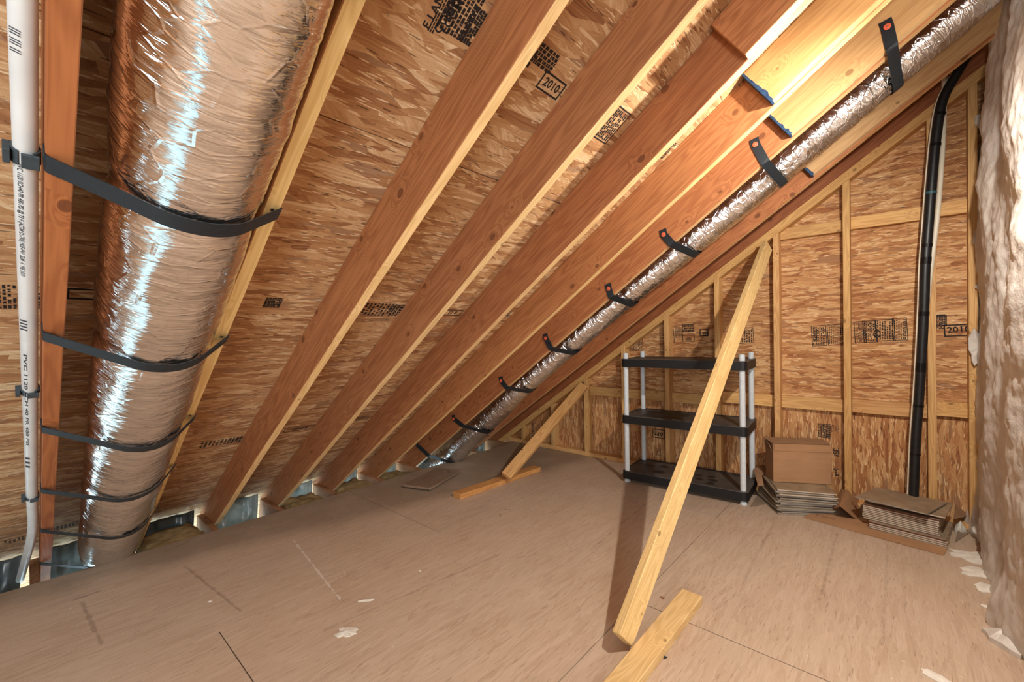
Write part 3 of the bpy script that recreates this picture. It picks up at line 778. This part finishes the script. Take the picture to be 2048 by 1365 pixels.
for k, z in enumerate((.030,.474,.925)):
    bm = bmesh.new(); x0, x1, y0, y1 = -.034, WL+.034, -.034, D_+.021; R = .035; H = .064
    ring = []
    for cx, cy, a0 in ((x1-R,y1-R,0),(x0+R,y1-R,90),(x0+R,y0+R,180),(x1-R,y0+R,270)):
        for q in range(7): a = rad(a0+15*q); ring.append((cx+R*cos(a), cy+R*sin(a)))
    lv = [[bm.verts.new((x,y,zz)) for x, y in ring] for zz in (0, H-.004)]
    cx, cy = (x0+x1)/2, (y0+y1)/2
    sc_ = lambda x, y, e: (cx+(x-cx)*(1-e/(x1-x0)*2), cy+(y-cy)*(1-e/(y1-y0)*2))
    lv.append([bm.verts.new((*sc_(x,y,.004), H)) for x, y in ring])
    lv.append([bm.verts.new((*sc_(x,y,.012), H)) for x, y in ring])
    lv.append([bm.verts.new((*sc_(x,y,.014), H-.004)) for x, y in ring])
    N = len(ring)
    for a, b in zip(lv, lv[1:]):
        for i in range(N): bm.faces.new((a[i], a[(i+1) % N], b[(i+1) % N], b[i]))
    bm.faces.new(lv[-1]); bm.faces.new(list(reversed(lv[0])))
    me = bpy.data.meshes.new('shelf'); bm.to_mesh(me); bm.free()
    o = link('shelf', me, SM[k], su); o.location = (0,0,z)
    if k == 1: link('paper_scrap', prism('paper_scrap', [(0,0),(.05,.004),(.052,.012),(.004,.011)], 'Z', 0, .001), WHITE_FOAM, o).location = (.36,.0,H-.003)
prof = [(.019,0),(.024,.001),(.024,.010),(.0195,.014)]
z = .10
while z < 1.0:
    prof += [(.0195,z-.0012),(.0182,z),(.0195,z+.0012)]; z += .094
prof += [(.0195,1.03),(.0185,1.034)]
lm = lathe('leg', prof, 22)
for x, y in ((0,0),(WL,0),(0,D_),(WL,D_)):
    o = link('leg', lm, LEG, su, smooth=False); o.location = (x, y, 0)
# ================================================================== LUMBER LYING AND LEANING
def stick(name, A, B, w_, t_, roll, mat, label, cat, tn=(1,1,1), group=None, zh=V((0,0,1))):
    d = B-A; mw = frame((A+B)/2, d, zh) @ M.Rotation(roll, 4, 'X')
    me = boxme(name, d.length, w_, t_, .0025, wob=.002)
    o = link(name, me, mat); o.matrix_world = mw; tint(o, *tn); return tag(o, label, cat, group)
A = V((-.097,-2.172,.046)); B = V((-.022,-.075,1.80))
stick('lumber_brace', A, B, .038, .089, rad(-14), W_PALE, 'long pale two-by-four leaning diagonally against the gable wall in front of the shelf', 'brace', (1.0,1.0,.98))
stick('lumber_brace', V((-1.655,-1.11,.07)), V((-1.575,-.075,.70)), .089, .038, rad(28), W_STUD, 'short diagonal brace with nailed end resting on a flat stud left of the shelf', 'brace', (.95,.92,.9))
o = stick('lumber_offcut', V((-.0155,-2.75,.019)), V((-.008,-1.69,.019)), .089, .038, 0, W_PALE, 'knotty two-by-four lying flat against the foot of the long brace', 'lumber', (.95,.93,.95))
stick('lumber_offcut', V((-1.752,-1.545,.019)), V((-1.70,-.66,.019)), .089, .038, 0, W_STUD, 'orange two-by-four lying flat under the foot of the short brace', 'lumber', (.92,.78,.66))
pc = [V((-2.242,-1.665,0)), V((-1.993,-1.603,0)), V((-2.181,-1.104,0)), V((-2.429,-1.21,0))]
c = sum(pc, V())/4
me = boxme('wood_board', .50, .25, .017, .003)
o = tint(link('wood_board', me, W_FACE), .70,1.15,2.0); o.matrix_world = M.Translation(c+V((0,0,.0175))) @ Euler((0,rad(1.1),rad(110))).to_matrix().to_4x4()
tag(o, 'short dusty brown board lying on the floor near the eave', 'board')

# ================================================================== TILES, CARTONS
TS = .328
tme = {}
for nm_, mt in (('a',TILE),('b',TILE2),('c',TILE3)): tme[nm_] = boxme('floor_tile', TS, TS, .0078, .0012, mats=[mt])
def tile(c, rz, kind, label, grp=None, tilt=(0,0)):
    o = bpy.data.objects.new('floor_tile', tme[kind]); COL.objects.link(o)
    o.location = c; o.rotation_euler = (tilt[0], tilt[1], rz); return tag(o, label, 'tile', grp)
z = .0055; c0 = V((.185,-.165,0))
for i in range(16):
    t = i/15
    a = rad(34-9*t+random.uniform(-2,2)); off = V((-.02*t+.03*sin(i*2.1)*.35, .012*sin(i*1.3), 0))
    if 9 <= i <= 12: a -= rad(4); off.x += .01
    tile(c0+off+V((-.045+.05*t,-.02+.01*t,z)), a, 'b' if i in (13,15) else 'a', 'grey-edged stone-look floor tile in the fanned stack under the closed carton', 'tiles in the fanned stack')
    z += .0101 if i > 8 else .0094
ZB = z-.004
z = .0085; c1 = V((.728,-.190,0))
for i in range(14):
    a = rad(-8+random.uniform(-1.2,1.2)); sh = V((0,0,0)) if i < 5 else V((-.028+.002*random.uniform(-1,1), .03, 0))
    k = 'c' if i in (4,13) else 'b'
    tile(c1+sh+V((0,0,z)), a, k, 'pale-edged stone-look floor tile in the neat stack behind the flattened carton', 'tiles in the neat stack')
    z += .0102
tile(c1+V((-.0,.022,z+.010)), rad(-9), 'b', 'stone-look tile second from the top of the neat stack, corner showing', None, (rad(-1.2),0))
tile(c1+V((-.045,-.012,z+.024)), rad(-17), 'a', 'stone-look tile lying askew on top of the neat tile stack', None, (rad(-1.6),rad(-1)))

# closed carton on the fanned stack: body, lifted top flap, side flap
bz = rad(29); bA = V((.036,-.245,0)); wd, dp, ht = .353, .15, .262
bx = thing('cardboard_box', 'plain brown cardboard carton standing on the fanned tile stack', 'box', (bA.x, bA.y, ZB), bz)
link('body', boxme('body', wd, dp, ht, .003), CARD, bx, M.Translation((wd/2, dp/2, ht/2)))
link('front_flap', prism('front_flap', [(0,0),(wd-.004,0),(wd-.010,.046),(.006,.046)], 'Y', -.004, -.001), CARD, bx, M.Translation((.002, 0, ht-.047)) @ Euler((rad(4),0,0)).to_matrix().to_4x4())
link('top_flap', prism('top_flap', [(0,0),(wd+.006,0),(wd+.004,.13),(-.014,.135)], 'Z', 0, .003), CARD2, bx, M.Translation((-.004, .012, ht+.003)) @ Euler((rad(3),rad(0),0)).to_matrix().to_4x4())
link('side_flap', prism('side_flap', [(0,0),(.13,0),(.12,.05),(.02,.04)], 'Y', 0, .003), CARD2, bx, M.Translation((-.004, .012, ht-.05)) @ Euler((0,0,rad(88))).to_matrix().to_4x4() @ Euler((rad(-12),0,0)).to_matrix().to_4x4())
def sheet_px(name, pz, mat, label, th=.004, group=None, prints=None):     # folded cardboard from corner pixels and heights; list of panels
    P = [[onZ(u, v, z_) for u, v, z_ in pan] for pan in pz]
    allp = [p for pan in P for p in pan]; base = V((sum(p.x for p in allp)/len(allp), sum(p.y for p in allp)/len(allp), min(p.z for p in allp)))
    if len(P) == 1:
        o = link(name, panel(name, [p-base for p in P[0]], th), mat); o.location = base; return tag(o, label, 'cardboard', group), P, base
    t = thing(name, label, 'cardboard', base, group=group)
    for pan in P: link('panel', panel('panel', [p-base for p in pan], th), mat, t)
    return t, P, base
def panel(name, pts, th):
    nrm = (pts[1]-pts[0]).cross(pts[-1]-pts[0]).normalized()
    if nrm.z < 0: nrm = -nrm
    n = len(pts); vs_ = list(pts)+[p+nrm*th for p in pts]
    fs = [tuple(range(n)), tuple(reversed(range(n,2*n)))]+[(i, (i+1) % n, (i+1) % n+n, i+n) for i in range(n)]
    me = mesh(name, vs_, fs); bm = bmesh.new(); bm.from_mesh(me); bmesh.ops.recalc_face_normals(bm, faces=bm.faces); bm.to_mesh(me); bm.free(); return me
# flattened carton front with print and a little roof mark
fc, FP, fb = sheet_px('flattened_carton', [[(1607,1036,.002),(1888,1112,.002),(1900,1082,.012),(1628,1022,.012)]], CARD, 'flattened brown carton with printed text lying in front of the neat tile stack', .004)
q = FP[0]; dirx = (q[1]-q[0]).normalized(); diry = (q[3]-q[0]); diry = (diry-dirx*diry.dot(dirx)).normalized(); nz_ = dirx.cross(diry)
def on_carton(me, fx, fy, mat, name='print'):
    p = q[0].lerp(q[1], fx).lerp(q[3].lerp(q[2], fx), fy)+nz_*.0046-fb
    link(name, me, mat, fc, M(((dirx.x,diry.x,nz_.x,p.x),(dirx.y,diry.y,nz_.y,p.y),(dirx.z,diry.z,nz_.z,p.z),(0,0,0,1))))
def bars(nr, ncol, w_, h_, seed, bw=.7, bh=.55, quiet=.12):
    bw *= .96; bh *= 1.0; ncol = int(ncol*1.5); nr = max(nr, int(nr*1.25))
    rg = random.Random(seed); vs_, fs = [], []
    for r in range(nr):
        x = 0
        while x < w_:
            l = rg.uniform(.4, 1.6)*w_/ncol
            if rg.random() > quiet:
                y = -h_/2+h_*(r+.5)/nr; hh = h_/nr*bh/2; x1 = min(w_, x+l*bw); i = len(vs_)
                vs_ += [(x-w_/2,y-hh,0),(x1-w_/2,y-hh,0),(x1-w_/2,y+hh,0),(x-w_/2,y+hh,0)]; fs.append((i,i+1,i+2,i+3))
            x += l
    return mesh('stamp', vs_, fs)
on_carton(bars(2, 6, .10, .028, 3), .14, .55, PENCIL); on_carton(bars(4, 14, .09, .034, 5), .33, .55, PENCIL)
on_carton(mesh('roof_mark', [(-.028,0,0),(0,.016,0),(.028,0,0),(.022,-.002,0),(0,.010,0),(-.022,-.002,0)], [(0,5,4,1),(1,4,3,2)]), .72, .62, REDINK, 'roof_mark')
on_carton(bars(1, 5, .045, .010, 8, .6, .9, 0), .72, .45, PENCIL)
sl, SLP, slb = sheet_px('carton_sleeve', [[(1665,1018,.055),(1681,1014,.105),(1701,966,.125),(1688,969,.10)],[(1681,1014,.105),(1715,1043,.0),(1720,1012,.015),(1714,985,.07),(1701,966,.125)]], CARD, 'tented piece of torn carton with red print between the two tile stacks', .004)
p = (SLP[1][0]+SLP[1][1]+SLP[1][2]+SLP[1][3])/4; a = SLP[1]; dx = (a[1]-a[0]).normalized(); nn_ = dx.cross(a[4]-a[0]).normalized(); nn_ = nn_ if nn_.dot(CAM-p) > 0 else -nn_; dy = nn_.cross(dx)
p = p+nn_*.0055-slb
link('print', bars(3, 3, .05, .05, 4), REDINK, sl, M(((dx.x,dy.x,nn_.x,p.x),(dx.y,dy.y,nn_.y,p.y),(dx.z,dy.z,nn_.z,p.z),(0,0,0,1))))
sheet_px('cardboard_scrap', [[(1507,939,.16),(1527,930,.17),(1537,947,.14),(1524,952,.145)],[(1507,939,.16),(1524,952,.145),(1528,972,.10),(1516,973,.10)]], CARD2, 'small folded cardboard flap between the shelf and the fanned stack')
sheet_px('cardboard_scrap', [[(1663,943,.16),(1703,962,.13),(1688,970,.12),(1662,961,.13)]], CARD2, 'cardboard strip leaning behind the tented carton piece')
sheet_px('cardboard_scrap', [[(1500,1015,.001),(1540,1008,.001),(1538,992,.003),(1516,990,.003)]], CARDG, 'flat grey cardboard piece on the floor at the shelf foot')
sheet_px('cardboard_scrap', [[(1910,1086,.001),(1945,1062,.002),(1950,1030,.03),(1920,1040,.03)]], CARDG, 'crumpled cardboard wedged between the neat stack and the foam wall')
sheet_px('cardboard_scrap', [[(1907,1040,.09),(1945,1030,.06),(1950,990,.10),(1912,1000,.13)]], CARD2, 'brown cardboard standing behind the neat stack by the foam wall')
sheet_px('cardboard_scrap', [[(1718,1030,.01),(1745,1040,.01),(1744,1012,.05),(1722,1010,.05)]], CARDG, 'grey cardboard bit tucked at the left side of the neat stack')

# ================================================================== FOAM SCRAPS AND DEBRIS
def fs_(u, v, rx, ry, th, rz, seed, label, curl=0., mat=WHITE_FOAM, z=.0005, rx_=0., ry_=0.):
    p = onZ(u, v, z); chip('foam_scrap', p, rx, ry, th, (rx_, ry_, rz), label, 'foam scrap', 'loose foam scraps', mat, seed, curl)
fs_(692,1266,.048,.036,.008,.8,1,'large cream foam scrap lying alone in the middle of the floor')
fs_(730,1202,.034,.009,.005,.9,2,'thin curved cream foam scrap above the large lone scrap')
fs_(840,1143,.010,.007,.004,.3,4,'tiny foam crumb nearest the darker eave band')
fs_(420,1204,.010,.007,.005,.3,14,'tiny foam crumb below the wide duct')
fs_(1885,1362,.062,.028,.006,-.4,6,'flat white foam scrap lying well out from the foam wall foot')
fs_(1958,1068,.045,.06,.02,.4,7,'upright curled foam scrap beside the crumpled cardboard', .02, z=.035, rx_=.5)
chip('foam_scrap', V((.945,-.05,.002)), .03, .03, .07, (0,0,.2), 'small white foam lump in the corner behind the neat stack', 'foam scrap', 'loose foam scraps', WHITE_FOAM, 8)
fs_(1952,1116,.13,.09,.009,.5,9,'broad flat foam scrap on the floor at the end of the flattened carton')
fs_(1962,1148,.095,.06,.012,.2,10,'jagged foam scrap at the foot of the foam wall')
fs_(1976,1180,.06,.05,.012,1.2,11,'loose foam chip against the foam wall below the jagged scrap')
fs_(1975,1215,.022,.018,.008,.2,12,'small foam chip beside the foam skirt on the floor')
fs_(2012,1285,.07,.10,.05,.1,13,'thick torn foam skirt spread on the floor under the foam wall', .0, mat=FOAM)
o = chip('debris', onZ(1329,1316,.001), .012, .009, .006, (0,0,.4), 'black rubber crumb beside the flat two-by-four', 'debris', None, RUBBER, 21)
o = chip('debris', onZ(1325,1196,.001), .011, .010, .006, (0,0,.4), 'brown wood crumb between the long brace and flat two-by-four', 'debris', None, FLOORJ, 22)
for i, (u, v) in enumerate(((968,912),(975,905),(1000,1030),(1015,1020))):
    p0 = onZ(u, v, .002)
    o = link('wood_splinter', boxme('wood_splinter', .03+.01*(i % 2), .003, .002, .0004), FLOORJ); o.location = p0; o.rotation_euler = (0,0,.5+i*1.1)
    tag(o, 'small dark wood splinter lying on the floor by the gable wall', 'debris', 'wood splinters')

# ================================================================== PRINTED STAMPS ON THE SHEATHING
def frame_me(w_, h_, t):
    t *= 1.7
    vs_ = [(-w_/2,-h_/2,0),(w_/2,-h_/2,0),(w_/2,h_/2,0),(-w_/2,h_/2,0),(-w_/2+t,-h_/2+t,0),(w_/2-t,-h_/2+t,0),(w_/2-t,h_/2-t,0),(-w_/2+t,h_/2-t,0)]
    return mesh('stamp', vs_, [(0,1,5,4),(1,2,6,5),(2,3,7,6),(3,0,4,7)])
def wstamp(me, u, v, rot=0., y=None):
    p = onY(u, v, YO-.0006); o = link('stamp', me, INK, wall, M.Translation(p) @ Euler((rad(90),0,0)).to_matrix().to_4x4() @ Euler((0,0,rot)).to_matrix().to_4x4()); return o
for u, v, w_, h_, sd, nr in ((1638,672,.075,.125,1,7),(1672,670,.085,.125,2,7),(1720,665,.05,.125,3,6),(1740,664,.06,.125,4,6),(1770,661,.085,.12,5,6),(1800,659,.06,.125,6,5),(1272,690,.12,.09,7,7),(1343,673,.035,.10,9,4),(1487,672,.13,.10,10,7),(1358,664,.05,.08,12,5)):
    wstamp(bars(nr, 7, h_, w_, sd, .75, .6), u, v, rad(90))
    wstamp(frame_me(w_+.012, h_+.02, .0025), u, v, rad(3))
wstamp(text_me('24/16', .036), 1633, 672, rad(90))
wstamp(text_me('2010', .050), 1917, 660, rad(3)); wstamp(frame_me(.13,.072,.004), 1918, 661, rad(3))
wstamp(text_me('SEP', .034), 1377, 678, pi); wstamp(frame_me(.10,.055,.003), 1377, 677)
wstamp(bars(3, 4, .085, .055, 31, .8, .7, .05), 1376, 657); wstamp(frame_me(.10,.065,.004), 1376, 657)
wstamp(text_me('02', .045), 1410, 668, pi); wstamp(frame_me(.07,.06,.005), 1408, 666)
wstamp(bars(6, 6, .09, .05, 33, .9, .8, .1), 1879, 644, rad(90)); wstamp(frame_me(.05,.07,.004), 1882, 642)
wstamp(mesh('stamp', [(r*cos(2*pi*k/20), 1.5*r*sin(2*pi*k/20), 0) for r in (.013,.018) for k in range(20)], [(k, (k+1) % 20, 20+(k+1) % 20, 20+k) for k in range(20)]), 1754, 668)
wstamp(bars(7, 7, .10, .075, 41, .8, .8, .1), 1648, 862, rad(90)); wstamp(bars(5, 4, .05, .05, 42), 1668, 858)
wstamp(bars(4, 3, .06, .035, 43, .8, .9, .2), 1672, 905, rad(90)); wstamp(bars(3, 3, .05, .03, 44, .8, .9, .2), 1672, 945, rad(90))
wstamp(text_me('APA', .05), 1316, 868, pi); wstamp(bars(3, 9, .11, .05, 45), 1318, 850); wstamp(frame_me(.12,.08,.004), 1317, 868); wstamp(bars(5, 4, .06, .05, 46), 1317, 905, rad(90))
wstamp(text_me('POWER', .05), 1066, 862, rad(90)); wstamp(bars(3, 4, .06, .05, 47), 1068, 843, rad(90))
def rstamp(me, u, v, rot=0.):
    p = ROOF_M.inverted() @ onR(u, v, DEP-.0008)
    o = link('stamp', me, INK, ceil, M.Translation(p) @ Euler((pi,0,0)).to_matrix().to_4x4() @ Euler((0,0,rot)).to_matrix().to_4x4()); return o
RA = rad(-90)
rstamp(text_me('2010', .038), 1103, 172, RA); rstamp(frame_me(.11,.058,.0035), 1103, 172, RA)
rstamp(bars(4, 5, .09, .06, 51, .8, .8, .1), 1092, 118, RA); rstamp(bars(3, 3, .05, .05, 52, .8, .9, .1), 1055, 112, RA)
rstamp(text_me('COMM', .030), 893, 30, 0); rstamp(text_me('ECOM', .030), 905, 34, 0)
rstamp(bars(3, 6, .10, .020, 53, .8, .6, .05), 880, 25, 0); rstamp(bars(7, 7, .13, .09, 54, .8, .7, .05), 925, 18, 0); rstamp(bars(5, 5, .09, .05, 55, .9, .9, .1), 948, 55, 0)
rstamp(text_me('E LAN', .030), 868, 24, 0)
rstamp(bars(7, 5, .12, .09, 56, .8, .7, .1), 1222, 250, 0); rstamp(frame_me(.14,.11,.003), 1222, 250, 0)
rstamp(bars(6, 5, .09, .05, 57, .8, .7, .1), 1335, 300, 0)
rstamp(bars(6, 4, .06, .06, 58, .9, .85, .08), 546, 606, RA); rstamp(bars(1, 4, .07, .008, 59), 550, 630, RA)
rstamp(bars(9, 4, .09, .20, 60, .7, .6, .08), 765, 620, 0); rstamp(bars(9, 4, .06, .12, 61, .7, .6, .08), 800, 618, 0)
rstamp(text_me('10 B', .034), 905, 626, RA); rstamp(frame_me(.13,.05,.003), 905, 626, RA)
rstamp(bars(6, 4, .05, .05, 62), 1015, 628, 0)
rstamp(bars(10, 4, .07, .22, 63, .7, .6, .08), 447, 884, 0); rstamp(bars(8, 4, .06, .12, 64, .7, .6, .08), 478, 880, 0)
rstamp(text_me('2010 B', .034), 600, 858, RA); rstamp(frame_me(.19,.045,.003), 600, 858, RA)
rstamp(bars(10, 4, .06, .16, 65, .7, .6, .08), 718, 838, 0)
rstamp(bars(10, 5, .10, .11, 66, .7, .6, .08), 24, 595, 0)
rstamp(frame_me(.12,.05,.004), 190, 590, RA)
rstamp(bars(7, 4, .06, .12, 67, .7, .6, .1), 42, 1078, 0); rstamp(bars(7, 4, .06, .12, 68, .7, .6, .1), 135, 1052, 0)
# pencilled cut mark on a rafter
p = ROOF_M.inverted() @ onY(1487, 160, RY[6]-.0008)
link('pencil_mark', text_me('11.5', .035), PENCIL, ceil, M.Translation(p) @ Euler((rad(90),0,0)).to_matrix().to_4x4())
